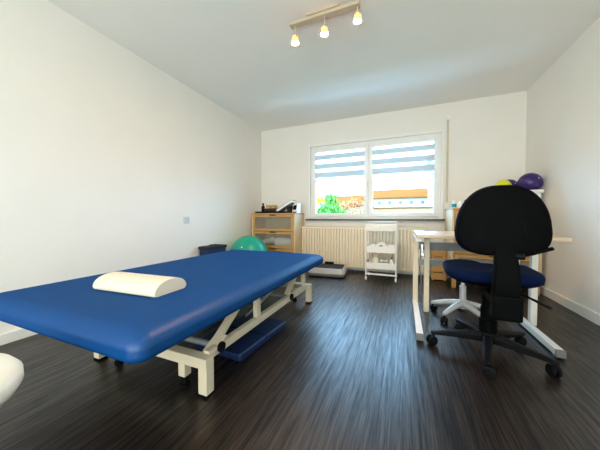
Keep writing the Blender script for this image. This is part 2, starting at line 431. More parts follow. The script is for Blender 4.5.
for sx in (-1, 1): b.box(sx * .40 - .02, sx * .40 + .02, -.80, .80, .345, .380, .003)
for y in (-.80, -.3, .3, .80): b.box(-.40, .40, y - .02, y + .02, .345, .380, .003)
b.build('top_frame', 'cream_metal', t)
FX = .408; NY = -.62; FY_ = .80   # feet offsets
for y, dy in ((NY, 1), (FY_, -1)):
    b = MB(); b.box(-FX - .025, FX + .025, y - .028, y + .028, .135, .187, .005); b.build('crossbar', 'cream_metal', t)
    for sx in (-1, 1):
        b = MB(); b.box(sx * FX - .026, sx * FX + .026, y - .026 - dy * .0, y + .026, .012, .150, .004)
        l = b.build('leg', 'cream_metal', t)
        MB().box(sx * FX - .027, sx * FX + .027, y - .027, y + .027, 0, .014, .003).build('rubber_foot', 'black_plastic', l)
        # sprung support foot under the crossbar beside the leg
        cx, cy_ = sx * (FX - .150), y + dy * .012
        b = MB(); b.box(cx - .022, cx + .022, cy_ - .022, cy_ + .022, .055, .14, .004)
        c = b.build('foot_stub', 'cream_metal', t)
        b = MB(); b.cyl((cx, cy_, .0), (cx, cy_, .012), .024, 18); b.cyl((cx, cy_, .012), (cx, cy_, .055), .009, 12)
        pts = [(cx + .017 * math.cos(a * .7), cy_ + .017 * math.sin(a * .7), .014 + a * .0010) for a in range(40)]
        b.tube(pts, .003, 6); b.build('spring_foot', 'black_plastic', c)
for sx in (-1, 1):
    b = MB(); b.box(sx * .392 - .018, sx * .392 + .018, NY + .02, FY_ - .02, .155, .200, .004); b.build('side_rail', 'cream_metal', t)
    # scissor arms near each end, upright posts
    for y0, y1 in ((-.52, -.24), (.36, .62)):
        b = MB(); b.bar((sx * .362, y0, .185), (sx * .362, y1, .365), .024, .042, (1, 0, 0)); b.cyl((sx * .34, y0, .187), (sx * .418, y0, .187), .014, 14); b.cyl((sx * .34, y1, .368), (sx * .385, y1, .368), .014, 14)
        l = b.build('lift_arm', 'cream_metal', t)
        MB().cyl((sx * .411, y0, .187), (sx * .424, y0, .187), .026, 20).build('pivot_cap', 'black_plastic', l)
    for y in (-.13, .70):
        b = MB(); b.box(sx * .385 - .016, sx * .385 + .016, y - .022, y + .022, .19, .355, .003); b.build('upright', 'cream_metal', t)
    b = MB(); b.bar((sx * .378, -.60, .165), (sx * .378, -.47, .225), .008, .07, (1, 0, 0)); b.build('gusset', 'cream_metal', t)
for y in (-.52, .36):
    b = MB(); b.cyl((-.37, y, .187), (.37, y, .187), .016, 14); b.build('pivot_shaft', 'grey_metal', t)
b = MB(); b.bar((.05, -.35, .20), (.05, .12, .29), .07, .07, (1, 0, 0), .01); b.cyl((.05, .10, .286), (.05, .42, .35), .014, 14); b.cyl((.05, -.50, .187), (.05, -.35, .2), .02, 12); b.build('lift_motor', 'dark_grey', t)
b = MB(); b.cyl((.30, .0, .22), (.30, .40, .31), .016, 14); b.cyl((.30, .40, .31), (.30, .60, .352), .007, 10); b.cyl((.30, -.02, .215), (.30, -.14, .19), .010, 10); b.build('gas_strut', 'steel', t)

# white bolster lying on the table
bo = thing('half_roll_bolster', 'cream half-round bolster cushion lying on the blue treatment table', 'bolster', (-1.280, .890, .4785), math.radians(3))
b = MB(); rings = []; L = .430; R_ = .098; hgt = .071
for k, (f, x) in enumerate([(.93, -L / 2), (.985, -L / 2 + .006), (1, -L / 2 + .016), (1, 0), (1, L / 2 - .016), (.985, L / 2 - .006), (.93, L / 2)]):
    ring = []
    for a in range(17):
        t_ = a / 16 * PI
        ring.append((x, f * R_ * math.cos(t_), .010 + (hgt - .010) * f * math.sin(t_) ** .85))
    ring += [(x, -f * (R_ - .004), .002), (x, -f * (R_ - .012), 0), (x, f * (R_ - .012), 0), (x, f * (R_ - .004), .002)]
    rings.append(ring)
b.loft(rings); b.build('cushion_body', 'cream_leather', bo, ang=50)
for sx in (-1, 1):
    b = MB(); pts = [(sx * (L / 2 - .001), .965 * R_ * math.cos(a / 16 * PI), .011 + (hgt - .012) * .965 * math.sin(a / 16 * PI) ** .85) for a in range(17)]
    b.tube(pts, .0025, 6); b.build('piping', 'cream_leather', bo)

# dark-blue folded mat on the floor beneath the table
fm = thing('floor_mat', 'dark blue folding foam mat lying on the floor under the treatment table', 'mat', (-1.04, 1.48, 0), math.radians(-4))
for i, (y0, y1) in enumerate(((-.27, .0), (.005, .275))):
    b = MB(); cushion(b, .19, (y1 - y0) / 2, .02, 0, .05, .014, 4, 4, 0, (y0 + y1) / 2); b.build('mat_section', 'navy_mat', fm)

# green ball ------------------------------------------------------------------
gb = thing('exercise_ball', 'large green exercise ball in the corner between the treatment table and the wood cabinet', 'exercise ball', (-2.20, 3.27, .29))
b = MB(); b.sphere((0, 0, 0), .29, (1, 1, 1), 48, 32); b.build('ball_skin', 'green', gb)
b = MB(); b.lathe([(.002, 0), (.011, .0), (.011, .003), (.004, .005)], (0, 0, .288), 14, None); v = b.build('valve_plug', 'white_plastic', gb); v.rotation_euler = (math.radians(62), 0, math.radians(10))

# dark case leaning behind the table
pc = thing('padded_case', 'dark navy case with black rim standing by the left wall behind the treatment table', 'case', (-2.38, 2.68, 0), math.radians(-3))
MB().box(-.075, .075, -.175, .175, 0, .450, .018, 3).build('case_body', 'navy_mat', pc)
b = MB(); b.box(-.085, .085, -.185, .185, .438, .478, .014, 3); b.build('case_lid', 'black_foam', pc)
b = MB(); b.tube([(.0, -.07, .47), (.0, -.06, .488), (0, .06, .488), (0, .07, .47)], .007, 8); b.build('handle', 'black_plastic', pc)

# ------------------------------------------------------------------ wooden drawer cabinets
def cabinet(name, label, loc, W, D, HH, legs, wood, frost_rows, rotz=0):
    c = thing(name, label, 'cabinet', loc, rotz, None)
    hw = W / 2; t = .022
    b = MB(); z0 = legs
    b.box(-hw, -hw + t, 0, D, z0, HH - t, .002); b.box(hw - t, hw, 0, D, z0, HH - t, .002)
    b.box(-hw + t, hw - t, D - .008, D, z0, HH - t); b.box(-hw + t, hw - t, 0.01, D - .008, z0, z0 + t, .002)
    b.build('body', wood[0], c)
    MB().box(-hw - .004, hw + .004, -.012, D, HH - t, HH, .003).build('top_board', wood[1], c)
    rows = 3; ih = (HH - t - z0 - t) / rows
    for k in range(rows):
        a = z0 + t + k * ih + .004; z1 = z0 + t + (k + 1) * ih - .004
        x0, x1 = -hw + t + .003, hw - t - .003; y0, y1 = -.006, .012; q = .042
        b = MB()
        b.box(x0, x0 + q, y0, y1, a, z1, .002); b.box(x1 - q, x1, y0, y1, a, z1, .002)
        b.box(x0 + q, x1 - q, y0, y1, a, a + q, .002)
        b.box(x0 + q, -.055, y0, y1, z1 - q, z1, .002); b.box(.055, x1 - q, y0, y1, z1 - q, z1, .002); b.box(-.055, .055, y0, y1, z1 - q, z1 - .022, .002)
        f = b.build('drawer', wood[1], c)
        b = MB(); b.box(x0 + q - .004, x1 - q + .004, .004, .007, a + q - .004, z1 - q + .004); b.build('frosted_panel', 'frost', f, smooth=False)
        b = MB(); b.box(x0 + .01, x1 - .01, .014, D - .03, a + .01, a + .020); b.box(x0 + .01, x0 + .02, .014, D - .03, a + .02, z1 - .05); b.box(x1 - .02, x1 - .01, .014, D - .03, a + .02, z1 - .05); b.box(x0 + .02, x1 - .02, D - .04, D - .03, a + .02, z1 - .05)
        b.build('drawer_box', wood[0], f)
    if legs > .02:
        for x in (-hw + .03, hw - .03):
            for y in (.03, D - .03):
                MB().box(x - .022, x + .022, y - .022, y + .022, 0, legs, .003).build('leg', wood[1], c)
    return c, ih, z0 + t
cl, ih, zb = cabinet('drawer_cabinet', 'birch cabinet with frosted drawer fronts left of the window, behind the green ball', (-2.01, 3.68, 0), .81, .41, .932, .04, ('pale_wood', 'wood'), 3)
cr, ih2, zb2 = cabinet('drawer_cabinet', 'birch cabinet on legs in the right corner behind the desk, balls and bottles on top', (.975, 3.50, 0), .85, .56, .972, .13, ('pale_wood', 'wood'), 3)
# white towels in the middle drawer of the left cabinet
def towel(label, loc, L, r_, rotz, tilt=0):
    o = thing('rolled_towel', label, 'towel', loc, rotz, 'towels in the left cabinet')
    b = MB(); pts = []
    for k in range(11):
        x = -L / 2 + L * k / 10; pts.append((x, 0, r_ + tilt * (x + L / 2)))
    b.tube(pts, [r_ * .9] + [r_] * 9 + [r_ * .9], 18); b.build('towel_roll', 'towel', o, ang=70)
    for sx in (-1, 1):
        b = MB(); sp = [(sx * (L / 2 + .002), (.15 + .75 * k / 40) * r_ * math.cos(k * .45), r_ + tilt * (sx * L / 2 + L / 2) + (.15 + .75 * k / 40) * r_ * math.sin(k * .45)) for k in range(41)]
        b.tube(sp, .004, 6); b.build('rolled_edge', 'towel', o)
    return o
zt = zb + ih + .004 + .021
towel('rolled white towel at right behind the middle frosted drawer front', (-1.84, 3.80, zt), .33, .075, 0)
towel('rolled white towel slanting up at left behind the middle frosted drawer front', (-2.17, 3.79, zt), .28, .045, math.radians(4), .24)

# things on the left cabinet --------------------------------------------------
zc = .932
tr = thing('serving_tray', 'flat black tray under the clutter on top of the left birch cabinet', 'tray', (-2.035, 3.84, zc))
b = MB(); b.box(-.33, .33, -.13, .13, 0, .008, .003); b.build('tray_base', 'black_plastic', tr)
b = MB(); b.box(-.335, .335, -.135, -.125, .0, .03, .003); b.box(-.335, .335, .125, .135, .0, .03, .003); b.box(-.335, -.325, -.125, .125, .0, .03, .003); b.box(.325, .335, -.125, .125, .0, .03, .003); b.build('tray_rim', 'black_plastic', tr)
z1 = zc + .0085
bt = thing('spray_bottle', 'slim black bottle at the left end of the tray on the birch cabinet', 'bottle', (-2.28, 3.83, z1))
b = MB(); b.lathe([(.022, 0), (.026, .004), (.026, .085), (.012, .10), (.012, .11)], n=20); b.build('bottle_body', 'black_plastic', bt)
b = MB(); b.lathe([(.014, .11), (.015, .112), (.015, .128), (.009, .132)], n=16); b.build('cap', 'black_plastic', bt)
bk = thing('wicker_basket', 'dark brown woven basket on the tray on the birch cabinet', 'basket', (-2.09, 3.83, z1))
b = MB(); rings = []
for z, s_ in ((0, .80), (.012, .86), (.03, .95), (.05, 1.0), (.062, 1.03), (.064, .98), (.05, .95), (.012, .80)):
    rings.append([(x, y, z) for x, y in rrect(.135 * s_, .085 * s_, .04 * s_, 5)])
b.loft(rings); b.build('basket_body', 'brown', bk)
b = MB(); b.tube([(x, y, .064) for x, y in rrect(.136, .086, .04, 5)] + [(.136, .046, .064)], .006, 8); b.build('basket_rim', 'brown', bk)
for i, (x, y, lab, a) in enumerate(((-.065, -.01, 'left tan leather pouch lying in the brown basket on the cabinet', 5), (.025, .01, 'right tan leather pouch lying in the brown basket on the cabinet', -8))):
    p_ = thing('leather_pouch', lab, 'pouch', (-2.09 + x, 3.83 + y, z1 + .0125), math.radians(a), 'tan pouches in the basket')
    b = MB(); cushion(b, .050, .055, .018, 0, .075, .018, 4, 4); b.build('pouch_body', 'tan', p_)
    b = MB(); b.box(-.048, .048, -.058, .02, .068, .078, .004); b.build('flap', 'tan', p_)
    b = MB(); b.lathe([(.006, 0), (.006, .004), (.003, .006)], (0, -.03, .078), 12); b.build('snap_button', 'brass', p_)
fo = thing('ring_binder', 'silver grey folder leaning at a slant on the tray on the birch cabinet', 'folder', (-1.835, 3.84, z1 + .004))
mt = Matrix.Translation((0, 0, .0715)) @ Matrix.Rotation(math.radians(-24), 4, 'Y')
b = MB(); b.box(-.135, .135, -.10, .10, .012, .016, .001, 2, mt); b.box(-.135, .135, -.10, .10, -.016, -.012, .001, 2, mt); b.box(-.135, -.131, -.10, .10, -.012, .012, .001, 2, mt); b.build('binder_cover', 'grey_plastic', fo)
b = MB(); b.box(-.128, .128, -.095, .095, -.011, .011, .0, 2, mt); b.build('pages', 'white_plastic', fo)
b = MB(); b.box(.045, .098, -.08, .08, 0, .074, .004); b.build('support_block', 'black_foam', fo)
mo = thing('blood_pressure_monitor', 'small white and black device at the right end on the birch cabinet', 'monitor', (-1.645, 3.84, zc), math.radians(-8))
b = MB(); rings = []
for x in (-.040, -.030, .030, .040):
    f = .92 if abs(x) > .035 else 1
    rings.append([(x, y * f, z * f) for y, z in ((-.06, 0), (-.065, .02), (-.03, .09), (.0, .105), (.05, .105), (.06, .09), (.06, 0))])
b.loft(rings); b.build('housing', 'white_plastic', mo, ang=30)
b = MB(); m_ = Matrix.Translation((0, -.053, .058)) @ Matrix.Rotation(math.radians(-27), 4, 'X'); b.box(-.026, .026, -.003, .003, -.026, .026, .002, 2, m_); b.build('display', 'black_plastic', mo)
b = MB(); b.tube([(-.02, -.06, .012), (-.01, -.085, .006), (.02, -.085, .006), (.035, -.06, .012)], .005, 8); b.build('hose', 'black_plastic', mo)

bt.scale = (1.15, 1.15, 1.3); bk.scale = (.9, 1, 1.05); fo.scale = (1.12, 1, 1.45); mo.scale = (1.15, 1, 1.6)
for o in list(COL.objects):
    if o.name.startswith('leather_pouch'): o.scale = (.8, 1, 1.5); o.location.z = z1 + .0135
bk.location.x -= .02
# things on / beside the right cabinet -----------------------------------------
zc2 = .972
for i, (x, y, bm_, lab) in enumerate(((.585, 3.62, 'teal', 'small bottle with teal label, at the left corner of the cabinet right of the window'), (.66, 3.66, 'white_plastic', 'plain white bottle between the teal and green ones on the right cabinet'), (.705, 3.60, 'greenlab', 'small bottle with green label on the cabinet, next to the chair backrest'))):
    o = thing('bottle', lab, 'bottle', (x, y, zc2), 0, 'bottles on the right cabinet')
    b = MB(); b.lathe([(.024, 0), (.027, .004), (.027, .058), (.014, .072), (.013, .078)], n=20); b.build('bottle_body', 'white_plastic', o)
    b = MB(); b.lathe([(.0275, .010), (.0278, .012), (.0278, .052), (.0275, .054)], n=20); b.build('bottle_label', bm_, o)
    b = MB(); b.lathe([(.014, .078), (.015, .080), (.015, .096), (.012, .099)], n=16); b.build('cap', 'black_plastic' if i == 2 else 'white_plastic', o)
bx = thing('storage_box', 'white plastic storage box on the right cabinet under the purple balls', 'box', (1.19, 3.72, zc2))
b = MB(); b.box(-.22, .22, -.15, .15, 0, .155, .012, 3); b.build('box_body', 'white_plastic', bx)
b = MB(); b.box(-.235, .235, -.165, .165, .155, .172, .005); b.box(-.235, .235, -.165, -.157, .172, .192, .002); b.box(-.235, .235, .157, .165, .172, .192, .002); b.box(-.235, -.227, -.157, .157, .172, .192, .002); b.box(.227, .235, -.157, .157, .172, .192, .002); b.build('lid', 'white_plastic', bx)
zz = zc2 + .1725
def ball(name, label, x, y, r_, m_):
    o = thing(name, label, 'ball', (x, y, zz + r_), 0, 'small balls on the storage box')
    b = MB(); b.sphere((0, 0, 0), r_, (1, 1, 1), 32, 24); b.build('ball_skin', m_, o)
    b = MB(); b.lathe([(.007, 0), (.007, .002), (.003, .003)], (0, 0, r_ - .001), 10); v = b.build('valve_plug', 'white_plastic' if m_ != 'yellow' else 'yellow', o); v.rotation_euler = (math.radians(70), 0, math.radians(25))
ball('gymnastic_ball', 'biggest purple ball, nearest the right wall above the black chair', 1.338, 3.66, .110, 'purple')
ball('gymnastic_ball', 'smaller purple ball between the yellow ball and the biggest purple ball', 1.192, 3.80, .088, 'purple')
ball('gymnastic_ball', 'yellow ball peeking over the top of the black office chair', 1.09, 3.655, .078, 'yellow')
wb = thing('wooden_crate', 'small pale wooden box on the floor left of the right cabinet, behind the desk posts', 'box', (.455, 3.92, 0))
b = MB()
for k in range(4):
    z0 = .015 + k * .105
    b.box(-.09, .09, -.098, -.086, z0, z0 + .092, .002); b.box(-.09, .09, .086, .098, z0, z0 + .092, .002)
    b.box(-.09, -.08, -.086, .086, z0, z0 + .092, .002); b.box(.08, .09, -.086, .086, z0, z0 + .092, .002)
b.build('crate_slats', 'wood', wb)
b = MB()
for x in (-.072, .072):
    for y in (-.078, .078): b.box(x - .008, x + .008, y - .008, y + .008, 0, .43, .001)
b.build('corner_post', 'pale_wood', wb)
MB().box(-.08, .08, -.086, .086, .015, .025).build('crate_bottom', 'wood', wb)

# ------------------------------------------------------------------ vibration plate
vp = thing('vibration_plate', 'grey vibration plate with black top on the floor below the radiator', 'vibration plate', (-1.035, 3.60, 0), math.radians(5))
b = MB(); rings = []
for z, s_ in ((.012, .95), (.02, .99), (.055, 1.0), (.085, .99), (.12, .955), (.128, .94)):
    rings.append([(x, y, z) for x, y in rrect(.275 * s_, .185 * s_, .07, 6)])
b.loft(rings[:3]); b.build('base_shell', 'dark_grey', vp)
b = MB(); b.loft(rings[2:]); b.build('upper_shell', 'grey_plastic', vp)
b = MB(); cushion(b, .235, .150, .05, .126, .142, .006, 6, 3); b.build('standing_surface', 'black_foam', vp)
b = MB(); b.box(-.07, .07, .115, .165, .142, .172, .010, 3); b.build('control_panel', 'black_plastic', vp)
for x in (-.2, .2):
    for y in (-.12, .12):
        b = MB(); b.lathe([(.02, 0), (.022, .003), (.02, .014)], (x, y, 0), 14); b.build('rubber_foot', 'black_plastic', vp)

# ------------------------------------------------------------------ trolley
CW, CD = .192, .15
tr_ = thing('utility_trolley', 'white three-tier rolling trolley in front of the radiator', 'trolley', (-.272, 3.65, 0), math.radians(0))
for (x, y) in ((-CW, -CD), (CW, -CD), (CW, CD), (-CW, CD)):
    b = MB(); b.box(x - .009, x + .009, y - .009, y + .009, .07, .775, .003); b.build('post', 'white_metal', tr_)
    b = MB(); b.cyl((x, y, .07), (x, y, .055), .006, 10); b.box(x - .012, x + .012, y - .01, y + .014, .045, .058, .003)
    cst = b.build('castor', 'grey_plastic', tr_)
    b = MB(); b.cyl((x - .011, y + .006, .026), (x + .011, y + .006, .026), .026, 20); b.build('wheel', 'white_plastic', cst)
def tier(z0, z1):
    b = MB(); i = .010
    b.box(-CW + i, CW - i, -CD + i, CD - i, z0, z0 + .006)
    b.box(-CW + i, CW - i, -CD - .002, -CD + .003, z0, z1, .001); b.box(-CW + i, CW - i, CD - .003, CD + .002, z0, z1, .001)
    b.box(-CW - .002, -CW + .003, -CD + i, CD - i, z0, z1, .001); b.box(CW - .003, CW + .002, -CD + i, CD - i, z0, z1, .001)
    b.build('shelf_tray', 'white_metal', tr_)
tier(.675, .765); tier(.380, .470); tier(.160, .250)
b = MB()
for y in (-CD, CD): b.box(-CW, CW, y - .006, y + .006, .078, .100, .002)
for x in (-CW, CW): b.box(x - .006, x + .006, -CD, CD, .078, .100, .002)
b.build('bottom_rail', 'white_metal', tr_)
b = MB(); b.tube([(-CW, CD, .765), (-CW, CD + .01, .795), (CW, CD + .01, .795), (CW, CD, .765)], .008, 10); b.build('push_handle', 'white_metal', tr_)
zt2 = .3865; tx, ty = -.272, 3.65
def roll(lab, x, y, z, r_, L, rotz):
    o = thing('paper_roll', lab, 'paper roll', (x, y, z), rotz, 'paper rolls on the trolley')
    b = MB(); b.lathe([(r_ * .3, -L / 2), (r_, -L / 2), (r_, L / 2), (r_ * .3, L / 2)], (0, 0, r_), 24, Matrix.Rotation(PI / 2, 3, 'X')); b.build('paper', 'towel', o)
    b = MB(); b.lathe([(r_ * .20, -L / 2 - .002), (r_ * .42, -L / 2 - .002), (r_ * .42, L / 2 + .002), (r_ * .20, L / 2 + .002)], (0, 0, r_), 16, Matrix.Rotation(PI / 2, 3, 'X')); b.build('core', 'black_plastic', o)
roll('thick white paper roll with dark core on the middle trolley tier', tx + .0, ty - .03, zt2, .068, .17, math.radians(0))
roll('thinner white paper roll at the left on the middle trolley tier', tx - .122, ty - .03, zt2, .048, .15, 0)
o = thing('folded_cloth', 'folded white cloth at the right of the middle trolley tier', 'cloth', (tx + .115, ty - .02, zt2))
b = MB(); [cushion(b, .045, .075, .01, k * .022, k * .022 + .021, .008, 3, 3) for k in range(4)]; b.build('cloth_fold', 'towel', o)
zt3 = .1665
o = thing('lotion_bottle', 'white pump bottle at the left on the lowest trolley tier', 'bottle', (tx - .07, ty - .07, zt3))
b = MB(); cushion(b, .042, .030, .025, 0, .145, .012, 5, 3); b.build('bottle_body', 'cream_leather', o)
b = MB(); b.lathe([(.016, .145), (.016, .158), (.006, .160), (.006, .172), (.011, .173), (.011, .181)], n=14); b.build('pump', 'white_plastic', o)
for i, (dx, lab) in enumerate(((.012, 'grey-blue jar beside the white pump bottle on the lowest trolley tier'), (.068, 'grey-blue jar second from the right on the lowest trolley tier'))):
    o = thing('storage_jar', lab, 'jar', (tx + dx, ty - .07, zt3), 0, 'jars on the lowest trolley tier')
    b = MB(); b.lathe([(.024, 0), (.026, .003), (.026, .085), (.022, .092)], n=20); b.build('jar_body', 'jar', o)
    b = MB(); b.lathe([(.025, .092), (.026, .094), (.026, .11), (.022, .112)], n=20); b.build('lid', 'white_plastic', o)
o = thing('spray_bottle', 'white spray bottle at the right end on the lowest trolley tier', 'bottle', (tx + .135, ty - .07, zt3))
b = MB(); b.lathe([(.024, 0), (.027, .004), (.027, .09), (.011, .12), (.011, .13)], n=20); b.build('bottle_body', 'white_plastic', o)
b = MB(); b.box(-.011, .011, -.035, .015, .13, .155, .005); b.cyl((0, -.035, .147), (0, -.045, .147), .004, 8); b.build('trigger_head', 'dark_grey', o)

# ------------------------------------------------------------------ desk
dk = thing('height_adjustable_desk', 'beige-topped white desk with grey cross rails behind the black chair', 'desk', (.55, 2.42, 0))
DXo, DYo = .55, 2.42
def dbox(b, x0, x1, y0, y1, z0, z1, bev=.003): b.box(x0 - DXo, x1 - DXo, y0 - DYo, y1 - DYo, z0, z1, bev)
b = MB(); dbox(b, .10, .985, 2.10, 2.78, .697, .722, .005); b.build('desktop', 'desk', dk)
for x, yf in ((.117, 1.88), (.888, 1.965)):
    b = MB(); dbox(b, x - .022, x + .022, yf + .01, 2.72, .012, .052, .004)
    f = b.build('foot', 'white_metal', dk)
    b = MB(); dbox(b, x - .024, x + .024, yf, yf + .013, .008, .054, .002); b.build('end_cap', 'dark_grey', f)
    for y in (yf + .02, 2.66): b = MB(); dbox(b, x - .02, x + .02, y, y + .04, 0, .013, .002); b.build('foot_pad', 'dark_grey', f)
    b = MB(); dbox(b, x - .022, x + .022, 2.63, 2.68, .05, .60, .004); dbox(b, x - .016, x + .016, 2.638, 2.672, .60, .68, .003); b.build('column', 'cream_metal' if x < .5 else 'white_metal', dk)
    b = MB(); dbox(b, x - .02, x + .02, 2.16, 2.74, .665, .697, .003); b.build('top_bracket', 'white_metal', dk)
for x in (.203, .962):
    b = MB(); dbox(b, x - .021, x + .021, 2.505, 2.555, 0, .665, .004); b.build('post', 'cream_metal' if x < .5 else 'white_metal', dk)
b = MB(); dbox(b, .14, .95, 2.605, 2.63, .552, .625, .003); b.build('apron', 'grey_metal', dk)
b = MB(); dbox(b, .14, .95, 2.605, 2.63, .408, .462, .003); b.build('cross_rail', 'grey_metal', dk)
b = MB(); b.cyl((.163 - DXo, 2.50 - DYo, .60), (.163 - DXo, 2.62 - DYo, .60), .010, 12); b.bar((.163 - DXo, 2.50 - DYo, .60), (.163 - DXo, 2.50 - DYo, .52), .012, .014, (0, 1, 0), .003); b.cyl((.163 - DXo, 2.50 - DYo, .525), (.163 - DXo, 2.45 - DYo, .525), .011, 12); b.build('crank', 'steel', dk)
cb = thing('power_cable', 'thin dark cable hanging between the left desk posts', 'cable', (.160, 2.66, 0))
b = MB(); b.tube([(.0, 0, .66), (.004, .005, .5), (-.006, .01, .36), (.010, .0, .25), (.0, .02, .12), (.012, .03, .03), (.06, .06, .008), (.16, .08, .008)], .006, 8); b.build('cord', 'dark_grey', cb)
b = MB(); b.box(.155, .20, .066, .094, .0, .022, .005); b.build('plug', 'dark_grey', cb)

# ------------------------------------------------------------------ office chair
OX, OY = .503, 1.895
ch = thing('office_chair', 'black office chair with navy seat, its back turned, in front of the desk', 'chair', (OX, OY, 0), math.radians(-4))
def caster(parent, x, y, a, r_=.028, mname='black_plastic', zt=.075):
    b = MB(); b.cyl((x, y, r_ * 1.5), (x, y, zt), .007, 10)
    d_ = Vector((math.cos(a), math.sin(a), 0)); n_ = Vector((-d_.y, d_.x, 0)); c0 = Vector((x, y, 0)) + d_ * .012
    for s_ in (-1, 1):
        p = c0 + n_ * s_ * .007; q = c0 + n_ * s_ * .024
        b.tube([(p.x, p.y, r_), ((p.x + q.x * 3) / 4, (p.y + q.y * 3) / 4, r_), (q.x, q.y, r_)], [r_, r_, r_ * .8], 20)
    b.tube([(c0.x - n_.x * .01, c0.y - n_.y * .01, r_), (c0.x + n_.x * .01, c0.y + n_.y * .01, r_)], r_ * .5, 12)
    b.tube([(x - .001, y, r_ * 1.9), (x, y, r_ * 1.2)], .013, 12)
    return b.build('castor', mname, parent)
A0 = math.radians(187); RB = .305
for k in range(5):
    a = A0 + k * 2 * PI / 5; c, s_ = math.cos(a), math.sin(a)
    b = MB(); rings = []
    for f, w_, zt_, zb_ in ((.03, .026, .128, .075), (.10, .025, .125, .078), (.18, .022, .112, .078), (.26, .019, .097, .075), (.30, .017, .090, .072), (.315, .010, .086, .074)):
        f = f * RB / .298
        ring = []
        for (px_, pz_) in ((-w_, zb_), (-w_, (zb_ + zt_) / 2 + .006), (-w_ * .55, zt_), (w_ * .55, zt_), (w_, (zb_ + zt_) / 2 + .006), (w_, zb_)):
            ring.append((c * f - s_ * px_, s_ * f + c * px_, pz_))
        rings.append(ring)
    b.loft(rings); b.build('base_arm', 'black_plastic', ch, ang=30)
    caster(ch, c * RB, s_ * RB, a + .5 + k * .9, .031)
b = MB(); b.lathe([(.045, .072), (.05, .08), (.05, .125), (.042, .135), (.036, .14)], n=24); b.build('hub', 'black_plastic', ch)
b = MB(); b.lathe([(.046, .135), (.047, .14), (.047, .215), (.041, .22), (.041, .29), (.035, .295), (.035, .36), (.028, .37), (.028, .44)], n=24); b.build('gas_lift_cover', 'black_shell', ch)
# seat pan + cushion (navy), seat spans x -.255..+.245
b = MB(); rings = []
SY = .03
for z, s_ in ((.443, .55), (.452, .72), (.470, .86), (.487, .95), (.492, .93)):
    rings.append([(x, y, z) for x, y in rrect(.245 * s_, .235 * s_, .12 * s_, 6, 0, SY)])
b.loft(rings); b.build('seat_pan', 'black_shell', ch, ang=60)
b = MB(); rings = []
for z, s_ in ((.474, .88), (.480, .95), (.492, .99), (.507, 1.), (.522, .985), (.534, .95), (.541, .88), (.540, .6), (.536, .25)):
    rings.append([(x, y, z + .010 * ((x / .25) ** 2) * (1 if z > .5 else .7) - .018 * max(0, (y - SY) / .24 - .5) * 2) for x, y in rrect(.240 * s_, .240 * s_, .13 * s_, 8, -.006, SY)])
b.loft(rings); b.build('seat', 'blue_fabric', ch, ang=70)
b = MB(); b.box(-.07, .07, -.12, .12, .415, .448, .008); b.build('tilt_mechanism', 'black_shell', ch)
# back upright: comes out behind the seat, hangs low then rises to the backrest
YBk = -.315
b = MB(); rings = []
for (y, z, w_, t_) in ((-.05, .43, .050, .016), (-.20, .415, .052, .018), (-.265, .405, .055, .024), (-.30, .43, .058, .026), (-.312, .50, .058, .024), (-.305, .60, .052, .022), (-.290, .66, .048, .016), (-.282, .72, .046, .012)):
    rings.append((y, z, w_, t_))
P3 = []
for i, (y, z, w_, t_) in enumerate(rings):
    y0, z0 = rings[max(0, i - 1)][:2]; y1, z1_ = rings[min(len(rings) - 1, i + 1)][:2]
    d_ = Vector((0, y1 - y0, z1_ - z0)).normalized(); n_ = Vector((0, -d_.z, d_.y))
    P3.append([(.012 + sx * w_ * fx_, y + n_.y * t_ * fn, z + n_.z * t_ * fn) for sx, fx_, fn in ((1, 1, -.6), (1, 1, .6), (1, .8, 1), (-1, .8, 1), (-1, 1, .6), (-1, 1, -.6), (-1, .8, -1), (1, .8, -1))])
b.loft(P3); b.build('back_bar', 'black_shell', ch, ang=35)
b = MB(); b.box(-.046, .078, -.345, -.255, .325, .455, .014, 3); b.box(-.043, .067, -.30, -.10, .385, .43, .01); b.build('back_adjuster_housing', 'black_shell', ch)
# backrest: outline in x-z
def back_outline(n=48):
    pts = []
    W_ = .205; z0, zt_ = .648, 1.022; zc_ = .775
    for k in range(n):
        a = 2 * PI * k / n; c, s_ = math.cos(a), math.sin(a)
        if s_ >= 0: e1, e2, hz = 2.7, 2.9, zt_ - zc_
        else: e1, e2, hz = 3.2, 2.6, zc_ - z0
        x = W_ * math.copysign(abs(c) ** (2 / e1), c); z = zc_ + hz * math.copysign(abs(s_) ** (2 / e2), s_)
        if z > zc_: x *= 1 - .17 * ((z - zc_) / hz) ** 1.4
        pts.append((x, z))
    return pts, zc_
OL, ZC = back_outline()
def bend(x, z): return .35 * x * x * 2.0 + .30 * (z - .76) ** 2
def slab(y0, layers, name, m_):
    b = MB(); rings = []
    for dy, f in layers:
        rings.append([(x * f, y0 + dy + bend(x * f, ZC + (z - ZC) * f) , ZC + (z - ZC) * f) for x, z in OL])
    b.loft(rings); return b.build(name, m_, ch, ang=60)
slab(-.30, [(.0, .30), (.002, .72), (.004, .90), (.008, .97), (.016, 1.0), (.024, .995), (.028, .96), (.028, .3)], 'backrest_shell', 'black_shell')
slab(-.27, [(-.004, .3), (-.004, .95), (.002, 1.0), (.014, 1.025), (.034, 1.02), (.052, .98), (.062, .90), (.066, .5), (.066, .2)], 'backrest_cushion', 'blue_fabric')
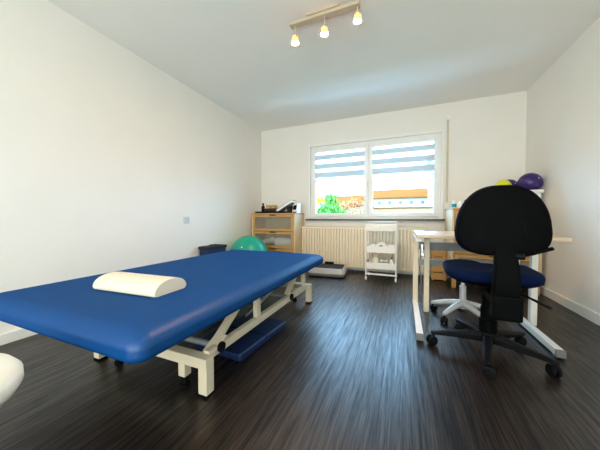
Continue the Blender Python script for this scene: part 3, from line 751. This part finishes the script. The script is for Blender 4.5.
# recessed ridge lines on the back of the shell, adjusting knob, lever
for sx in (-1, 1):
    b = MB(); b.tube([(sx * (.085 + .05 * (k / 10) ** 2), -.3005 + bend(sx * (.085 + .05 * (k / 10) ** 2), .67 + .016 * k) + .0015, .672 + .016 * (10 - k)) for k in range(11)], .0014, 8); b.build('shell_rib', 'black_plastic', ch)
b = MB(); b.tube([(.0, -.06, .435), (.10, -.12, .432), (.155, -.19, .415), (.18, -.22, .405)], [.006, .006, .006, .008], 10); b.bar((.155, -.19, .415), (.215, -.245, .392), .02, .009); b.build('tilt_lever', 'black_plastic', ch)
b = MB(); b.cyl((.048, -.30, .655), (.085, -.30, .655), .017, 16); b.build('height_knob', 'black_plastic', ch)
b = MB(); b.bar((.13, -.272, .672), (.203, -.272, .70), .016, .020, (0, 1, 0), .004); b.build('shell_lug', 'black_shell', ch)

# ------------------------------------------------------------------ silver stool behind the chair
SX_, SY_ = .475, 2.47
so = thing('swivel_stool', 'stool with silver star base, mostly hidden behind the black office chair', 'stool', (SX_, SY_, 0))
for k in range(5):
    a = math.radians(228) + k * 2 * PI / 5; c, s_ = math.cos(a), math.sin(a); RS = .235
    b = MB(); b.tube([(c * f, s_ * f, z) for f, z in ((.015, .125), (.06, .122), (.13, .108), (.19, .090), (.225, .080), (.245, .076))], [.030, .027, .023, .020, .018, .012], 12); b.build('base_arm', 'silver', so)
    caster(so, c * RS, s_ * RS, a + .4 + k, .026, 'black_plastic', .07)
b = MB(); b.lathe([(.034, .085), (.038, .092), (.038, .15), (.030, .158)], n=20); b.build('hub', 'silver', so)
b = MB(); b.lathe([(.025, .15), (.025, .275), (.022, .278), (.013, .279), (.013, .42)], n=20); b.build('gas_lift', 'silver', so)
b = MB(); b.lathe([(.08, .405), (.105, .412), (.11, .42), (.11, .428)], n=28); b.build('seat_plate', 'black_plastic', so)
b = MB(); b.lathe([(.10, .426), (.119, .430), (.126, .445), (.126, .465), (.118, .482), (.09, .489), (.04, .491)], n=32); b.build('seat', 'blue_fabric', so)

# ------------------------------------------------------------------ white round stool at the left front
ws = thing('round_stool', 'white round padded stool cut off at the lower left edge', 'stool', (-1.042, .145, 0))
b = MB(); b.lathe([(.10, .372), (.165, .378), (.196, .393), (.208, .415), (.207, .437), (.192, .456), (.148, .467), (.05, .470)], n=48); b.build('seat', 'white_leather', ws, ang=70)
b = MB(); b.lathe([(.11, .358), (.12, .362), (.12, .375)], n=32); b.build('seat_plate', 'steel', ws)
b = MB(); b.lathe([(.026, .07), (.026, .24), (.014, .245), (.014, .360)], n=20); b.build('gas_lift', 'steel', ws)
for k in range(5):
    a = math.radians(160) + k * 2 * PI / 5; c, s_ = math.cos(a), math.sin(a)
    b = MB(); b.tube([(c * f, s_ * f, z) for f, z in ((.01, .095), (.08, .09), (.16, .075), (.20, .07))], [.026, .022, .016, .012], 12); b.build('base_arm', 'steel', ws)
    caster(ws, c * .19, s_ * .19, a + k, .024, 'black_plastic', .064)

# ------------------------------------------------------------------ outside
GZ = -.6
struct(MB().box(-60, 60, YB + 2.0, 90, GZ - .3, GZ).build('ground', 'grass', smooth=False), 'garden lawn outside the window', 'ground')
def leaves(mb, c, rad, n, size, squash=1.):
    for _ in range(n):
        while True:
            p = Vector((random.uniform(-1, 1), random.uniform(-1, 1), random.uniform(-1, 1)))
            if p.length < 1: break
        p = p * (.55 + .45 * random.random())
        q = Vector((c[0] + p.x * rad, c[1] + p.y * rad, c[2] + p.z * rad * squash))
        e = Euler((random.uniform(0, 6.3), random.uniform(0, 6.3), random.uniform(0, 6.3))).to_matrix(); s_ = size * random.uniform(.6, 1.3)
        vs = [mb.bm.verts.new(q + e @ Vector(v)) for v in ((-s_, 0, 0), (0, -s_ * .45, s_ * .1), (s_, 0, 0), (0, s_ * .45, s_ * .1))]
        f = mb.bm.faces.new(vs); f.material_index = mb.mi
def bush(name, label, cat, x, y, h, blobs, m_, size):
    o = thing(name, label, cat, (x, y, GZ))
    b = MB()
    for (dx, dy, dz, r_, n, sq) in blobs: leaves(b, (dx, dy, dz), r_, n, size, sq)
    b.build('foliage', m_, o, smooth=False)
    b = MB(); b.tube([(0, 0, 0), (.03, .02, h * .3), (-.03, 0, h * .7)], [.06, .045, .025], 10)
    for k in range(7):
        a = k * 2.4; b.tube([(0, 0, h * (.2 + .06 * k)), (.3 * math.cos(a), .3 * math.sin(a), h * (.35 + .07 * k))], [.022, .008], 7)
    b.build('trunk', m_ if False else 'bark', o)
    return o
bush('garden_tree', 'green leafy tree in the garden outside the left window sash', 'tree', -2.62, 9.3, 2.3, [(0, 0, 1.75, .62, 520, .75), (-.25, .1, 1.5, .6, 420, .7), (.35, 0, 1.45, .55, 420, .7), (.05, 0, 2.15, .30, 160, 1.1), (-.1, 0, 1.0, .6, 300, .8), (.75, .2, 1.25, .45, 240, .7)], 'leaf', .085)
bush('flowering_shrub', 'yellow flowering shrub at the left edge of the window view', 'shrub', -3.45, 10.6, 2.0, [(0, 0, 2.25, .34, 260, .7), (.2, 0, 1.7, .42, 200, .9)], 'leaf_yellow', .07)
bush('autumn_shrub', 'rust coloured shrub right of the green tree outside the window', 'shrub', -2.35, 13.5, 2.0, [(0, 0, 2.25, .45, 220, .7), (.65, 0, 2.15, .42, 200, .7), (-.5, 0, 2.1, .45, 200, .7), (.2, 0, 1.5, .7, 260, .7)], 'leaf_rust', .08)
def house(name, label, cx, y0, w_, dep, zt_, zr, wallm, chim=True, win=0):
    o = thing(name, label, 'house', (cx, y0, GZ))
    hw_ = w_ / 2
    MB().box(-hw_, hw_, 0, dep, 0, zt_ - GZ).build('walls', wallm, o, smooth=False)
    b = MB(); e = .25; a = zt_ - GZ; t_ = zr - GZ
    rg = lambda x: [(x, -e, a - .06), (x, dep / 2, t_), (x, dep + e, a - .06), (x, dep + e, a + .06), (x, dep / 2, t_ + .12), (x, -e, a + .06)]
    b.loft([rg(-hw_ - e), rg(hw_ + e)]); b.build('roof', 'roof', o, smooth=False)
    if chim: MB().box(hw_ * .55 - .18, hw_ * .55 + .18, dep / 2 - .2, dep / 2 + .2, a + .1, t_ + .55).build('chimney', 'render_peach', o, smooth=False)
    for k in range(win):
        x = -hw_ + (k + .5) * w_ / win
        f = MB().box(x - .17, x + .17, -.03, .02, a - .58, a - .22, .01).build('window_frame', 'render_white', o)
        MB().box(x - .13, x + .13, -.035, -.028, a - .54, a - .26).build('window_pane', 'winglass', f, smooth=False)
    return o
house('row_house', 'low white house with orange tiled roof seen through the right window sash', -.65, 23.0, 5.1, 5.0, 2.55, 3.45, 'render_white', False, 6)
house('gable_house', 'plain white building at the right of the window view', 2.99, 18.0, 2.4, 4.0, 4.7, 4.95, 'render_white', False, 0)
house('distant_house', 'distant house with orange roof seen past the tree through the left sash', -7.0, 33.0, 5.5, 5.0, 2.6, 3.9, 'render_peach', True, 4)
gw = thing('garden_wall', 'long peach garden wall in front of the orange-roofed house', 'wall', (.6, 15.0, GZ))
MB().box(-2.3, 4.5, 0, .25, 0, 1.98).build('wall_panel', 'render_peach', gw, smooth=False)
MB().box(-2.35, 4.55, -.05, .30, 1.98, 2.06, .01).build('coping', 'roof', gw)

# ------------------------------------------------------------------ light
W = bpy.data.worlds.new('sky'); scene.world = W; W.use_nodes = True
bg = W.node_tree.nodes['Background']; bg.inputs['Color'].default_value = (.33, .645, 1., 1); bg.inputs['Strength'].default_value = 5.7
def portal(name, loc, rot, sx, sy):
    l = bpy.data.lights.new(name, 'AREA'); l.shape = 'RECTANGLE'; l.size = sx; l.size_y = sy; l.cycles.is_portal = True
    o = bpy.data.objects.new(name, l); COL.objects.link(o); o.location = loc; o.rotation_euler = rot
portal('window_daylight', ((WX0 + WX1) / 2, YB + T, (WZ0 + WZ1) / 2), (-PI / 2, 0, 0), WX1 - WX0, WZ1 - WZ0)
portal('fill_door_portal', ((DX0 + DX1) / 2, YF - T, DZ1 / 2), (PI / 2, 0, 0), DX1 - DX0, DZ1)  # guides sky light in through the added rear door

# ------------------------------------------------------------------ camera
cam = bpy.data.cameras.new('camera'); cam.sensor_width = 36; cam.lens = 15.0; cam.clip_start = .02; cam.clip_end = 300
co = bpy.data.objects.new('camera', cam); COL.objects.link(co)
co.location = (0, 0, .85); co.rotation_euler = (PI / 2 - math.atan(7 / 250), 0, math.atan(103 / 250))
scene.camera = co
vs = scene.view_settings
scene.display_settings.display_device = 'sRGB'
vs.view_transform = 'Standard'; vs.look = 'None'; vs.gamma = 1; vs.exposure = 1.6; vs.use_curve_mapping = False
scene.cycles.use_denoising = True
scene.cycles.max_bounces = 12; scene.cycles.diffuse_bounces = 8; scene.cycles.transparent_max_bounces = 16
scene.cycles.sample_clamp_indirect = 8
scene.cycles.caustics_reflective = False
